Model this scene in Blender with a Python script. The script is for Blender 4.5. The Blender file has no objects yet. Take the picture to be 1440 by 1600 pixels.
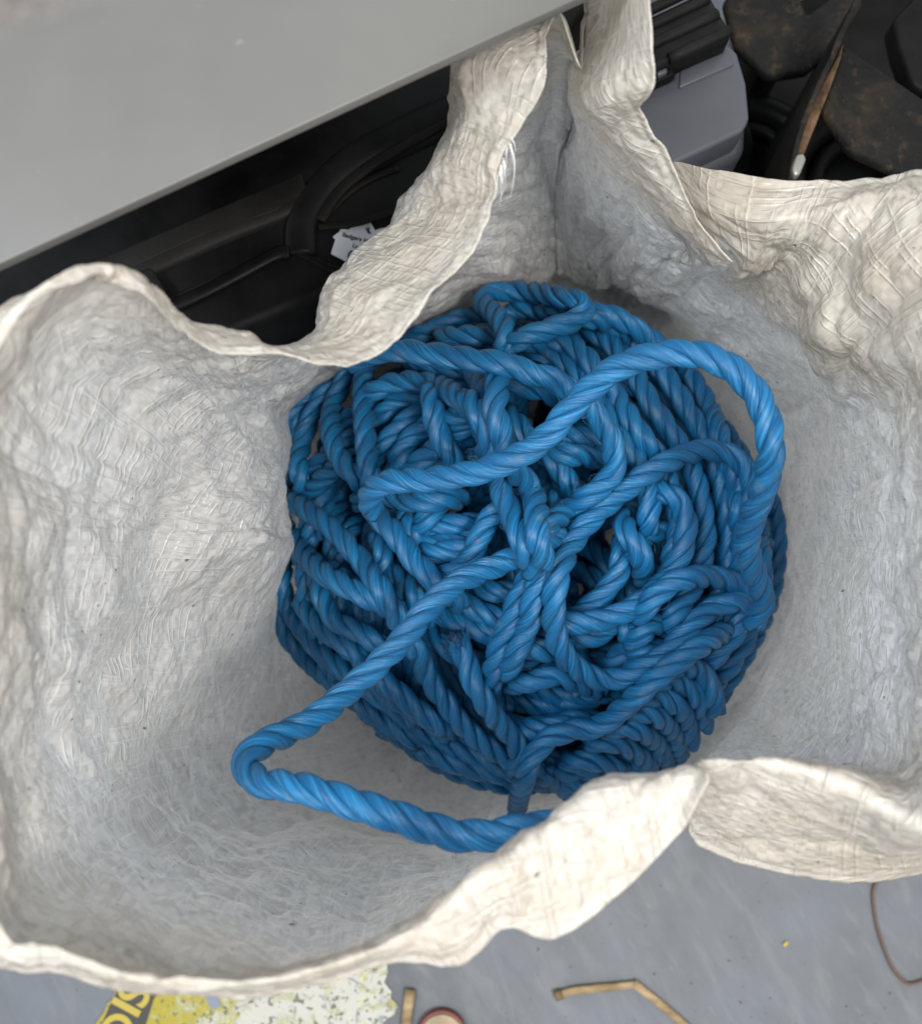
import bpy, math, random
import numpy as np
from mathutils import Vector, Matrix

random.seed(7); rng = np.random.default_rng(7)
S = bpy.context.scene
COL = S.collection

# ------------------------------------------------------------------ camera
H = 0.640                       # camera height above the floor (m)
TILT = math.radians(10)         # tilt away from straight down
FPX = 1537.0                    # focal length in pixels of a 1440 x 1600 frame
cam_d = bpy.data.cameras.new('camera'); cam = bpy.data.objects.new('camera', cam_d); COL.objects.link(cam)
cam.location = (0, 0, H); cam.rotation_euler = (TILT, 0, 0)
cam_d.sensor_fit = 'VERTICAL'; cam_d.sensor_height = 24.0; cam_d.sensor_width = 24.0
cam_d.lens = FPX / 1600 * 24.0
cam_d.clip_start = 0.01; cam_d.clip_end = 50
cam_d.dof.use_dof = True; cam_d.dof.focus_distance = 0.385
cam_d.dof.aperture_fstop = cam_d.lens / 3.4
S.camera = cam

# ------------------------------------------------------------------ light
w = bpy.data.worlds.new('World'); S.world = w; w.use_nodes = True
bg = w.node_tree.nodes['Background']; bg.inputs[0].default_value = (0.93, 0.965, 1.0, 1); bg.inputs[1].default_value = 0.84
def area(name, loc, target, size, size_y, power, color):
    d = bpy.data.lights.new(name, 'AREA'); d.shape = 'RECTANGLE'; d.size = size; d.size_y = size_y
    d.energy = power; d.color = color
    o = bpy.data.objects.new(name, d); COL.objects.link(o); o.location = loc
    o.rotation_euler = (Vector(target) - Vector(loc)).to_track_quat('-Z', 'Y').to_euler()
    return o
area('door_daylight', (0.42, -0.38, 1.6), (0.0, 0.05, 0.2), 0.34, 0.28, 15.5, (1.0, 0.955, 0.89))
area('fill_light', (-0.62, -0.12, 1.75), (0.0, 0.0, 0.2), 0.6, 0.5, 16.0, (0.88, 0.94, 1.0))  # added fill lamp, brightens the right inner wall of the sack
S.view_settings.view_transform = 'Standard'; S.view_settings.look = 'None'
S.view_settings.exposure = 0.36; S.view_settings.gamma = 1.0
S.cycles.max_bounces = 8; S.cycles.diffuse_bounces = 4; S.cycles.glossy_bounces = 3
S.cycles.transmission_bounces = 4; S.cycles.transparent_max_bounces = 8
S.cycles.use_denoising = True

# ------------------------------------------------------------------ projection helpers (points of the place)
ct, st = math.cos(TILT), math.sin(TILT)
UP = np.array([0, ct, st]); FW = np.array([0, st, -ct]); RT = np.array([1.0, 0, 0]); CAM = np.array([0, 0, H])
def P(px, py, d):
    px = np.asarray(px, float); py = np.asarray(py, float); d = np.asarray(d, float)
    return CAM + d[..., None] * (((px - 720) / FPX)[..., None] * RT + ((800 - py) / FPX)[..., None] * UP + FW)
def Z(px, py, z):
    """point of the horizontal plane at height z seen at that direction"""
    k = ((800 - py) / FPX) * st - ct
    return P(px, py, (z - H) / k)

# ------------------------------------------------------------------ object helpers
def obj(name, verts, faces, mat=None, parent=None, smooth=True, uv=None):
    me = bpy.data.meshes.new(name)
    me.from_pydata([tuple(v) for v in verts] if not isinstance(verts, np.ndarray) else verts.tolist(), [], faces if not isinstance(faces, np.ndarray) else faces.tolist())
    if uv is not None:
        l = me.uv_layers.new(name='UVMap')
        vi = np.empty(len(me.loops), dtype=np.int32); me.loops.foreach_get('vertex_index', vi)
        l.data.foreach_set('uv', np.asarray(uv, np.float32)[vi].ravel())
    if smooth: me.polygons.foreach_set('use_smooth', [True] * len(me.polygons))
    me.update()
    o = bpy.data.objects.new(name, me); COL.objects.link(o)
    if mat: me.materials.append(mat)
    if parent:
        o.parent = parent
        o.matrix_parent_inverse = Matrix.Translation(-parent.location)
    return o
def thing(name, label, cat, loc=(0, 0, 0), group=None):
    o = bpy.data.objects.new(name, None); COL.objects.link(o); o.location = tuple(loc); o.empty_display_size = .02
    o['label'] = label; o['category'] = cat
    if group: o['group'] = group
    return o
def tag(o, label, cat, group=None):
    o['label'] = label; o['category'] = cat
    if group: o['group'] = group
    return o
def bevel(o, wd, seg=2, angle=30):
    m = o.modifiers.new('bevel', 'BEVEL'); m.width = wd; m.segments = seg; m.limit_method = 'ANGLE'; m.angle_limit = math.radians(angle)
    return o
def flat(o):
    o.data.polygons.foreach_set('use_smooth', [False] * len(o.data.polygons)); return o
def slab(name, pts, z0, z1, mat, parent=None, bev=0.0, taper=0.0, seg=3):
    """extruded polygon: pts are xy corners; bottom may be tapered"""
    pts = [np.array(p[:2]) for p in pts]; n = len(pts); c = sum(pts) / n
    v = [(p[0], p[1], z1) for p in pts] + [tuple(c + (p - c) * (1 - taper)) + (z0,) for p in pts]
    ar = sum(pts[i][0] * pts[(i + 1) % n][1] - pts[(i + 1) % n][0] * pts[i][1] for i in range(n))
    top = list(range(n)); bot = list(range(2 * n - 1, n - 1, -1))
    f = [top, bot] + [(i, i + n, (i + 1) % n + n, (i + 1) % n) for i in range(n)]
    if ar < 0: f = [tuple(reversed(q)) for q in f]
    o = obj(name, v, f, mat, parent, smooth=True)
    if bev: bevel(o, bev, seg)
    else: flat(o)
    return o
def zpts(l, z): return [Z(x, y, z) for x, y in l]

def catmull(pts, n_per, closed=False):
    pts = np.asarray(pts, float); n = len(pts); out = []
    rngi = range(n if closed else n - 1)
    for i in rngi:
        if closed: p0, p1, p2, p3 = pts[(i - 1) % n], pts[i], pts[(i + 1) % n], pts[(i + 2) % n]
        else:
            p1, p2 = pts[i], pts[i + 1]
            p0 = pts[i - 1] if i > 0 else 2 * p1 - p2
            p3 = pts[i + 2] if i + 2 < n else 2 * p2 - p1
        t = np.linspace(0, 1, n_per, endpoint=False).reshape((-1,) + (1,) * (pts.ndim - 1))
        out.append(0.5 * ((2 * p1) + (p2 - p0) * t + (2 * p0 - 5 * p1 + 4 * p2 - p3) * t ** 2 + (3 * p1 - p0 - 3 * p2 + p3) * t ** 3))
    out = np.concatenate(out)
    if not closed: out = np.concatenate([out, pts[-1:]])
    return out
def resample(c, ds):
    seg = np.linalg.norm(np.diff(c, axis=0), axis=1); s = np.concatenate([[0], np.cumsum(seg)])
    n = max(3, int(round(s[-1] / ds)) + 1); t = np.linspace(0, s[-1], n)
    return np.stack([np.interp(t, s, c[:, k]) for k in range(c.shape[1])], 1), t
def frames(c):
    T = np.gradient(c, axis=0); T /= np.linalg.norm(T, axis=1)[:, None] + 1e-12
    N = np.zeros_like(T); a = np.array([0, 0, 1.0]) if abs(T[0][2]) < .9 else np.array([1.0, 0, 0])
    v = a - T[0] * a.dot(T[0]); N[0] = v / np.linalg.norm(v)
    for i in range(1, len(c)):
        v = N[i - 1] - T[i] * N[i - 1].dot(T[i]); N[i] = v / (np.linalg.norm(v) + 1e-12)
    return T, N, np.cross(T, N)
def tube(c, r, k=8, cap=True):
    c = np.asarray(c, float); T, N, B = frames(c); r = np.broadcast_to(np.asarray(r, float), (len(c),))
    a = np.linspace(0, 2 * np.pi, k, endpoint=False)
    v = c[:, None] + r[:, None, None] * (np.cos(a)[None, :, None] * N[:, None] + np.sin(a)[None, :, None] * B[:, None])
    n = len(c); f = []
    for i in range(n - 1):
        for j in range(k):
            f.append((i * k + j, i * k + (j + 1) % k, (i + 1) * k + (j + 1) % k, (i + 1) * k + j))
    if cap: f.append(tuple(range(k - 1, -1, -1))); f.append(tuple((n - 1) * k + j for j in range(k)))
    return v.reshape(-1, 3), f

def vnoise(x, y, seed):
    x = np.asarray(x, float); y = np.asarray(y, float)
    xi = np.floor(x).astype(np.int64); yi = np.floor(y).astype(np.int64); fx = x - xi; fy = y - yi
    def h(a, b):
        n = (a * 374761393 + b * 668265263 + seed * 974634777) & 0xffffffff
        n = ((n ^ (n >> 13)) * 1274126177) & 0xffffffff
        n = n ^ (n >> 16); return (n & 0xffff) / 65535.0 * 2 - 1
    sx = fx * fx * fx * (fx * (fx * 6 - 15) + 10); sy = fy * fy * fy * (fy * (fy * 6 - 15) + 10)
    return (h(xi, yi) * (1 - sx) + h(xi + 1, yi) * sx) * (1 - sy) + (h(xi, yi + 1) * (1 - sx) + h(xi + 1, yi + 1) * sx) * sy

def voro(x, y, seed):
    """squared distance to the nearest scattered point"""
    xi = np.floor(x).astype(np.int64); yi = np.floor(y).astype(np.int64); best = np.full(np.shape(x), 9.0)
    for a in (-1, 0, 1):
        for b in (-1, 0, 1):
            cx = xi + a; cy = yi + b
            n = (cx * 374761393 + cy * 668265263 + seed * 974634777) & 0xffffffff
            n = ((n ^ (n >> 13)) * 1274126177) & 0xffffffff; n = n ^ (n >> 16)
            px = cx + (n & 0xff) / 255.0; py = cy + ((n >> 8) & 0xff) / 255.0
            best = np.minimum(best, (px - x) ** 2 + (py - y) ** 2)
    return best

# ------------------------------------------------------------------ material helpers
def mat(name, base=(.5, .5, .5), rough=.5, spec=.5, metal=0.0):
    m = bpy.data.materials.new(name); m.use_nodes = True
    b = m.node_tree.nodes['Principled BSDF']
    b.inputs['Base Color'].default_value = (*base, 1); b.inputs['Roughness'].default_value = rough
    b.inputs['Specular IOR Level'].default_value = spec; b.inputs['Metallic'].default_value = metal
    return m, m.node_tree, b
class NT:
    def __init__(s, nt): s.nt = nt
    def n(s, t, **k):
        x = s.nt.nodes.new(t)
        for a, b in k.items():
            if a.startswith('i_'):
                key = a[2:].replace('_', ' ')
                if key.isdigit(): key = int(key)
                x.inputs[key].default_value = b
            else: setattr(x, a, b)
        return x
    def l(s, a, b): s.nt.links.new(a, b); return b
    def math(s, op, a, b=None, c=None):
        x = s.n('ShaderNodeMath', operation=op)
        for i, q in enumerate((a, b, c)):
            if q is None: continue
            if isinstance(q, (int, float)): x.inputs[i].default_value = q
            else: s.l(q, x.inputs[i])
        return x.outputs[0]
    def noise(s, vec, scale, detail=2, rough=.5, dist=0, sc=None):
        if sc is not None:
            mp = s.n('ShaderNodeMapping'); mp.inputs['Scale'].default_value = sc; s.l(vec, mp.inputs[0]); vec = mp.outputs[0]
        x = s.n('ShaderNodeTexNoise'); x.inputs['Scale'].default_value = scale; x.inputs['Detail'].default_value = detail
        x.inputs['Roughness'].default_value = rough; x.inputs['Distortion'].default_value = dist
        s.l(vec, x.inputs['Vector']); return x.outputs['Fac']
    def ramp(s, fac, stops):
        x = s.n('ShaderNodeValToRGB'); e = x.color_ramp.elements
        while len(e) < len(stops): e.new(.5)
        for q, (p, c) in zip(e, stops):
            q.position = p; q.color = (*c, 1) if len(c) == 3 else c
        s.l(fac, x.inputs[0]); return x.outputs[0]
    def mix(s, fac, a, b, mode='MIX'):
        x = s.n('ShaderNodeMix', data_type='RGBA', blend_type=mode)
        for i, q in ((0, fac), (6, a), (7, b)):
            if isinstance(q, (int, float)): x.inputs[i].default_value = q
            elif isinstance(q, tuple): x.inputs[i].default_value = (*q, 1)
            else: s.l(q, x.inputs[i])
        return x.outputs[2]
    def bump(s, h, strength, dist, normal=None):
        x = s.n('ShaderNodeBump'); x.inputs['Strength'].default_value = strength; x.inputs['Distance'].default_value = dist
        s.l(h, x.inputs['Height'])
        if normal: s.l(normal, x.inputs['Normal'])
        return x.outputs[0]

# ---- woven polypropylene
def woven_material():
    m, nt, b = mat('woven_polypropylene', (.8, .78, .74), .42, .65); N = NT(nt)
    uv = N.n('ShaderNodeUVMap').outputs[0]
    geo = N.n('ShaderNodeTexCoord').outputs['Object']
    # gentle warp of the cloth coordinates so that the tapes wander
    nz = N.n('ShaderNodeTexNoise', i_Scale=26.0, i_Detail=1.5); N.l(uv, nz.inputs['Vector'])
    sub = N.n('ShaderNodeVectorMath', operation='SUBTRACT'); N.l(nz.outputs['Color'], sub.inputs[0]); sub.inputs[1].default_value = (.5, .5, .5)
    scl = N.n('ShaderNodeVectorMath', operation='SCALE'); N.l(sub.outputs[0], scl.inputs[0]); scl.inputs['Scale'].default_value = .0045
    add = N.n('ShaderNodeVectorMath', operation='ADD'); N.l(uv, add.inputs[0]); N.l(scl.outputs[0], add.inputs[1])
    sep = N.n('ShaderNodeSeparateXYZ'); N.l(add.outputs[0], sep.inputs[0])
    W = 1 / .0024
    u = N.math('MULTIPLY', sep.outputs[0], W); v = N.math('MULTIPLY', sep.outputs[1], W)
    su = N.math('SINE', N.math('MULTIPLY', u, math.pi)); sv = N.math('SINE', N.math('MULTIPLY', v, math.pi))
    weave = N.math('MULTIPLY', su, sv)                                   # over / under checker
    fu = N.math('FLOOR', u); fv = N.math('FLOOR', v)
    def wn(a, bb=None):
        c = N.n('ShaderNodeCombineXYZ'); N.l(a, c.inputs[0])
        if bb is not None: N.l(bb, c.inputs[1])
        x = N.n('ShaderNodeTexWhiteNoise', noise_dimensions='2D'); N.l(c.outputs[0], x.inputs['Vector']); return x.outputs['Value']
    ru, rv, rc = wn(fu), wn(fv), wn(fu, fv)
    # folded tapes: thin ridges running along some warp and weft tapes, broken along their length
    def line(coord, rnd, other, thr, seed):
        fr = N.math('FRACT', coord); d = N.math('ABSOLUTE', N.math('SUBTRACT', fr, .5))
        thin = N.math('SUBTRACT', 1.0, N.math('SMOOTH_MIN', N.math('MULTIPLY', d, 4.2), 1.0, .2))
        c = N.n('ShaderNodeCombineXYZ'); N.l(N.math('FLOOR', coord), c.inputs[0]); N.l(N.math('MULTIPLY', other, .07), c.inputs[1]); c.inputs[2].default_value = seed
        q = N.n('ShaderNodeTexNoise', i_Scale=1.0, i_Detail=2.0); N.l(c.outputs[0], q.inputs['Vector'])
        g = N.ramp(q.outputs['Fac'], [(thr, (0, 0, 0)), (thr + .06, (1, 1, 1))])
        return N.math('MULTIPLY', thin, g)
    l1 = line(u, ru, v, .50, 1.7); l2 = line(v, rv, u, .49, 9.1)
    lines = N.math('MAXIMUM', l1, l2)
    # crushed crinkle
    w1 = N.noise(add.outputs[0], 150, 4, .6, 1.2, sc=(1, .45, 1)); w2 = N.noise(add.outputs[0], 60, 3, .55, .8)
    ridg = N.math('SUBTRACT', 1.0, N.math('MULTIPLY', N.math('ABSOLUTE', N.math('SUBTRACT', w1, .5)), 5.0))
    ridg = N.math('MAXIMUM', ridg, 0.0)
    hsum = N.math('ADD', N.math('MULTIPLY', weave, .14), N.math('MULTIPLY', rc, .35))
    ra, rb = wn(N.math('ADD', fu, 91.0), fv), wn(fu, N.math('ADD', fv, 57.0))
    ta = N.math('MULTIPLY', N.math('SUBTRACT', N.math('FRACT', u), .5), N.math('SUBTRACT', ra, .5))
    tb = N.math('MULTIPLY', N.math('SUBTRACT', N.math('FRACT', v), .5), N.math('SUBTRACT', rb, .5))
    hsum = N.math('ADD', hsum, N.math('MULTIPLY', N.math('ADD', ta, tb), 1.0))
    hsum = N.math('ADD', hsum, N.math('MULTIPLY', lines, .6))
    hsum = N.math('ADD', hsum, N.math('MULTIPLY', ridg, .22))
    hsum = N.math('ADD', hsum, N.math('MULTIPLY', w2, .9))
    nrm = N.bump(hsum, .8, .0008)
    N.l(nrm, b.inputs['Normal'])
    dirt = N.noise(geo, 9, 4, .6)
    col = N.ramp(dirt, [(.3, (.82, .81, .79)), (.55, (.87, .87, .865)), (.75, (.89, .89, .89))])
    col = N.mix(N.ramp(rc, [(.45, (0, 0, 0)), (.85, (.8, .8, .8))]), col, (.745, .735, .71))
    col = N.mix(N.math('MULTIPLY', lines, .75), col, (.99, .99, .99))
    # brownish handling stain near the rim
    att = N.n('ShaderNodeAttribute', attribute_name='rim')
    col = N.mix(N.math('MULTIPLY', att.outputs['Fac'], .85), col, (.90, .86, .80), 'MULTIPLY')
    st = N.math('MULTIPLY', att.outputs['Fac'], N.ramp(N.noise(geo, 24, 4, .65), [(.42, (.25, .25, .25)), (.72, (1, 1, 1))]))
    col = N.mix(N.math('MULTIPLY', st, .42), col, (.60, .49, .34))
    spk = N.ramp(N.noise(geo, 330, 1, .4), [(.775, (0, 0, 0)), (.80, (1, 1, 1))])
    col = N.mix(N.math('MULTIPLY', spk, .75), col, (.12, .10, .09))
    N.l(col, b.inputs['Base Color'])
    N.l(N.math('ADD', .20, N.math('MULTIPLY', ra, .28)), b.inputs['Roughness'])
    b.inputs['Coat Weight'].default_value = .45; b.inputs['Coat Roughness'].default_value = .22; N.l(nrm, b.inputs['Coat Normal'])
    tr = N.n('ShaderNodeBsdfTranslucent'); N.l(col, tr.inputs[0])
    ms = N.n('ShaderNodeMixShader'); ms.inputs[0].default_value = .52
    out = nt.nodes['Material Output']
    N.l(b.outputs[0], ms.inputs[1]); N.l(tr.outputs[0], ms.inputs[2]); N.l(ms.outputs[0], out.inputs[0])
    return m
M_SACK = woven_material()

def rope_material():
    m, nt, b = mat('blue_rope_fibre', (.05, .27, .62), .38, .42); N = NT(nt)
    uv = N.n('ShaderNodeUVMap').outputs[0]; geo = N.n('ShaderNodeTexCoord').outputs['Object']
    f1 = N.noise(uv, 1, 3, .6, sc=(50, 2600, 1)); f2 = N.noise(uv, 1, 2, .6, sc=(22, 1000, 1)); f3 = N.noise(geo, 45, 3, .6)
    h = N.math('ADD', f1, N.math('MULTIPLY', f2, 1.5))
    N.l(N.bump(h, .7, .0005), b.inputs['Normal'])
    col = N.ramp(f2, [(.28, (.002, .052, .150)), (.5, (.004, .112, .275)), (.72, (.018, .205, .42))])
    col = N.mix(N.ramp(f3, [(.4, (0, 0, 0)), (.7, (.45, .45, .45))]), col, (.008, .065, .15))
    col = N.mix(N.ramp(N.noise(geo, 70, 3, .7), [(.62, (0, 0, 0)), (.8, (.35, .35, .35))]), col, (.22, .24, .20))
    N.l(col, b.inputs['Base Color'])
    N.l(N.math('ADD', .22, N.math('MULTIPLY', f1, .24)), b.inputs['Roughness'])
    b.inputs['Sheen Weight'].default_value = .04; b.inputs['Sheen Tint'].default_value = (.5, .75, 1, 1)
    b.inputs['Subsurface Weight'].default_value = .0
    return m
M_ROPE = rope_material()

# ------------------------------------------------------------------ floor
def floor_material():
    m, nt, b = mat('worn_blue_grey_floor', (.25, .28, .32), .55, .35); N = NT(nt)
    g = N.n('ShaderNodeTexCoord').outputs['Object']
    mp = N.n('ShaderNodeMapping'); mp.inputs['Rotation'].default_value = (0, 0, math.radians(-62)); N.l(g, mp.inputs[0]); v = mp.outputs[0]
    mp2 = N.n('ShaderNodeMapping'); mp2.inputs['Scale'].default_value = (.28, 1, 1)
    mp1 = N.n('ShaderNodeMapping'); mp1.inputs['Rotation'].default_value = (0, 0, math.radians(58)); N.l(g, mp1.inputs[0]); N.l(mp1.outputs[0], mp2.inputs[0])
    s1 = N.noise(mp2.outputs[0], 75, 5, .62, .5); s2 = N.noise(mp2.outputs[0], 240, 3, .6); s3 = N.noise(g, 13, 4, .6)
    col = N.ramp(s3, [(.3, (.078, .084, .092)), (.5, (.104, .111, .120)), (.7, (.115, .126, .150))])
    col = N.mix(N.ramp(s1, [(.50, (0, 0, 0)), (.75, (.5, .5, .5))]), col, (.18, .184, .188))
    col = N.mix(N.ramp(s1, [(.25, (.5, .5, .5)), (.42, (0, 0, 0))]), col, (.07, .08, .10))
    col = N.mix(N.ramp(s2, [(.66, (0, 0, 0)), (.80, (.4, .4, .4))]), col, (.24, .235, .22))
    col = N.mix(N.ramp(N.noise(g, 190, 1, .4), [(.77, (0, 0, 0)), (.80, (.8, .8, .8))]), col, (.05, .05, .05))
    N.l(col, b.inputs['Base Color'])
    N.l(N.bump(N.math('ADD', s1, N.math('MULTIPLY', s2, .4)), .35, .0008), b.inputs['Normal'])
    return m
fl = obj('floor', [(-3, -3, 0), (3, -3, 0), (3, 3, 0), (-3, 3, 0)], [(0, 1, 2, 3)], floor_material()); fl['kind'] = 'structure'

# ------------------------------------------------------------------ the woven sack
# stations go clockwise as seen from above; each: low corner, low wall, mid wall, upper wall, crest, rim edge -> (x, y, depth)
ST = [
 [(650, 900, .632), (480, 880, .60), (441, 860, .435), (250, 855, .36), (70, 850, .27), (-60, 850, .225), (-130, 850, .26)],
 [(660, 950, .630), (480, 1000, .60), (410, 985, .47), (225, 1010, .36), (62, 1030, .27), (-62, 1040, .225), (-130, 1050, .26)],
 [(680, 980, .626), (520, 1090, .60), (375, 1110, .48), (200, 1140, .37), (62, 1190, .275), (-50, 1230, .225), (-110, 1260, .25)],
 [(700, 1000, .624), (590, 1160, .59), (370, 1215, .49), (230, 1270, .38), (115, 1350, .285), (0, 1452, .225), (-30, 1500, .245)],
 [(720, 1010, .622), (620, 1190, .59), (430, 1275, .48), (330, 1330, .38), (230, 1400, .29), (110, 1488, .225), (100, 1530, .245)],
 [(740, 1010, .622), (650, 1210, .58), (500, 1300, .47), (430, 1370, .37), (370, 1440, .29), (260, 1528, .228), (260, 1562, .25)],
 [(760, 1020, .622), (680, 1225, .58), (570, 1320, .46), (510, 1390, .36), (480, 1460, .285), (430, 1525, .232), (430, 1555, .25)],
 [(770, 1020, .622), (710, 1235, .58), (620, 1330, .45), (580, 1400, .36), (570, 1455, .285), (570, 1484, .238), (590, 1516, .25)],
 [(780, 1020, .622), (740, 1240, .58), (680, 1330, .45), (655, 1390, .36), (650, 1430, .29), (655, 1432, .243), (715, 1512, .25)],
 [(790, 1020, .622), (780, 1240, .58), (740, 1320, .45), (730, 1370, .36), (740, 1400, .29), (745, 1364, .247), (790, 1450, .25)],
 [(800, 1020, .622), (830, 1240, .58), (820, 1300, .45), (820, 1340, .36), (830, 1340, .29), (830, 1306, .25), (862, 1468, .25)],
 [(820, 1020, .622), (890, 1230, .58), (900, 1270, .45), (900, 1300, .36), (905, 1290, .29), (905, 1252, .255), (940, 1420, .252)],
 [(840, 1020, .622), (950, 1210, .58), (980, 1245, .45), (990, 1265, .36), (995, 1245, .30), (995, 1212, .26), (1030, 1335, .253)],
 [(860, 1010, .622), (1000, 1190, .58), (1040, 1225, .45), (1055, 1240, .37), (1062, 1215, .30), (1068, 1187, .262), (1085, 1250, .252)],
 [(880, 1000, .622), (1040, 1160, .57), (1090, 1195, .46), (1110, 1225, .37), (1105, 1215, .31), (1098, 1191, .262), (1100, 1206, .256)],
 [(890, 1000, .622), (1070, 1130, .57), (1120, 1170, .47), (1140, 1205, .38), (1140, 1212, .31), (1132, 1192, .265), (1078, 1306, .31)],
 [(900, 990, .622), (1090, 1100, .57), (1150, 1135, .47), (1190, 1180, .39), (1210, 1205, .31), (1215, 1196, .268), (1160, 1350, .315)],
 [(910, 980, .622), (1120, 1070, .565), (1190, 1105, .47), (1260, 1160, .39), (1310, 1215, .31), (1320, 1228, .265), (1280, 1368, .315)],
 [(920, 960, .624), (1150, 1030, .56), (1230, 1060, .465), (1320, 1120, .38), (1400, 1210, .295), (1440, 1288, .255), (1440, 1364, .31)],
 [(930, 940, .626), (1180, 980, .56), (1260, 1000, .46), (1350, 1050, .37), (1450, 1130, .285), (1570, 1240, .245), (1600, 1320, .29)],
 [(930, 900, .630), (1190, 900, .56), (1265, 900, .46), (1350, 920, .37), (1450, 950, .285), (1580, 980, .24), (1650, 1000, .27)],
 [(930, 870, .634), (1195, 820, .56), (1268, 800, .46), (1350, 785, .375), (1450, 770, .29), (1580, 740, .24), (1660, 730, .27)],
 [(930, 840, .638), (1180, 730, .565), (1262, 700, .465), (1335, 660, .375), (1430, 610, .305), (1550, 570, .275), (1640, 540, .28)],
 [(920, 820, .640), (1150, 650, .575), (1235, 640, .475), (1285, 585, .362), (1370, 480, .322), (1480, 390, .300), (1570, 320, .30)],
 [(910, 800, .642), (1110, 590, .585), (1185, 590, .485), (1238, 505, .372), (1310, 405, .338), (1390, 320, .320), (1450, 264, .328)],
 [(900, 790, .644), (1070, 550, .59), (1130, 545, .49), (1190, 450, .392), (1240, 390, .355), (1285, 335, .338), (1315, 282, .345)],
 [(890, 780, .646), (1030, 520, .60), (1080, 510, .50), (1120, 450, .425), (1180, 418, .372), (1190, 350, .345), (1205, 278, .35)],
 [(880, 780, .646), (1000, 500, .60), (1040, 490, .50), (1075, 435, .43), (1140, 412, .375), (1105, 340, .36), (1105, 262, .365)],
 [(875, 780, .646), (980, 490, .60), (1010, 480, .505), (1040, 425, .435), (1085, 395, .385), (1060, 330, .375), (1045, 264, .38)],
 [(870, 780, .646), (965, 485, .60), (985, 470, .51), (1010, 420, .445), (1110, 412, .365), (1128, 413, .350), (1143, 414, .345)],
 [(866, 780, .646), (950, 480, .605), (965, 460, .515), (985, 405, .45), (1035, 372, .385), (1080, 380, .350), (1088, 345, .335)],
 [(862, 780, .646), (938, 475, .605), (945, 450, .52), (950, 380, .455), (975, 310, .392), (1005, 300, .345), (1042, 245, .320)],
 [(858, 780, .646), (925, 470, .61), (928, 440, .52), (925, 350, .455), (922, 245, .388), (950, 210, .335), (1001, 170, .310)],
 [(854, 780, .646), (910, 465, .61), (910, 430, .52), (905, 310, .455), (894, 180, .382), (925, 150, .325), (1026, 128, .295)],
 [(850, 780, .646), (895, 460, .61), (893, 420, .52), (888, 290, .455), (884, 114, .385), (950, 60, .330), (1016, 0, .285)],
 [(848, 780, .646), (885, 460, .61), (885, 420, .52), (880, 280, .455), (915, 98, .378), (955, -20, .330), (1010, -90, .28)],
 [(846, 780, .646), (876, 460, .61), (878, 420, .52), (875, 280, .455), (936, 100, .372), (915, 20, .345), (930, -90, .30)],
 [(844, 780, .646), (868, 460, .61), (870, 420, .52), (870, 280, .455), (918, 113, .368), (914, 75, .352), (915, 20, .340)],
 [(842, 780, .646), (860, 460, .61), (863, 420, .52), (865, 280, .455), (896, 114, .370), (901, 113, .350), (906, 110, .332)],
 [(838, 780, .646), (845, 465, .61), (848, 430, .52), (852, 290, .455), (866, 114, .375), (868, 62, .345), (871, 18, .322)],
 [(830, 780, .646), (820, 470, .61), (825, 440, .52), (835, 310, .46), (830, 180, .395), (790, 55, .335), (856, 75, .315)],
 [(822, 780, .646), (790, 480, .61), (800, 450, .52), (810, 350, .47), (760, 230, .40), (712, 95, .335), (846, 140, .312)],
 [(815, 780, .646), (755, 495, .61), (765, 465, .52), (765, 400, .48), (700, 290, .405), (712, 190, .335), (798, 225, .305)],
 [(808, 780, .646), (715, 510, .61), (720, 485, .52), (715, 440, .48), (650, 350, .405), (668, 270, .340), (778, 300, .303)],
 [(800, 780, .646), (675, 530, .61), (670, 510, .52), (660, 480, .475), (600, 410, .40), (628, 348, .345), (762, 350, .300)],
 [(790, 790, .646), (630, 555, .61), (620, 535, .52), (600, 515, .465), (555, 460, .395), (575, 410, .338), (715, 428, .298)],
 [(780, 790, .646), (590, 580, .61), (580, 565, .52), (560, 545, .455), (525, 500, .385), (530, 462, .33), (655, 492, .293)],
 [(765, 800, .644), (555, 610, .605), (530, 590, .51), (515, 575, .445), (500, 540, .375), (508, 518, .318), (600, 545, .290)],
 [(750, 810, .642), (525, 640, .60), (485, 620, .50), (470, 600, .43), (455, 560, .365), (440, 542, .305), (530, 573, .283)],
 [(735, 820, .640), (505, 680, .60), (445, 650, .48), (425, 620, .415), (400, 570, .345), (385, 536, .298), (430, 566, .277)],
 [(715, 835, .638), (495, 720, .60), (446, 690, .45), (380, 640, .39), (310, 560, .315), (290, 492, .285), (300, 530, .266)],
 [(690, 850, .636), (487, 770, .60), (444, 730, .44), (320, 680, .37), (200, 540, .29), (205, 440, .255), (215, 462, .245)],
 [(670, 860, .635), (482, 800, .60), (443, 765, .435), (280, 730, .36), (100, 560, .275), (125, 431, .235), (120, 425, .25)],
 [(660, 870, .634), (480, 830, .60), (442, 800, .435), (260, 780, .355), (70, 690, .27), (10, 512, .225), (-15, 490, .25)],
 [(655, 885, .633), (480, 850, .60), (442, 830, .435), (252, 820, .358), (68, 770, .27), (-55, 690, .222), (-120, 680, .25)],
]
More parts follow.
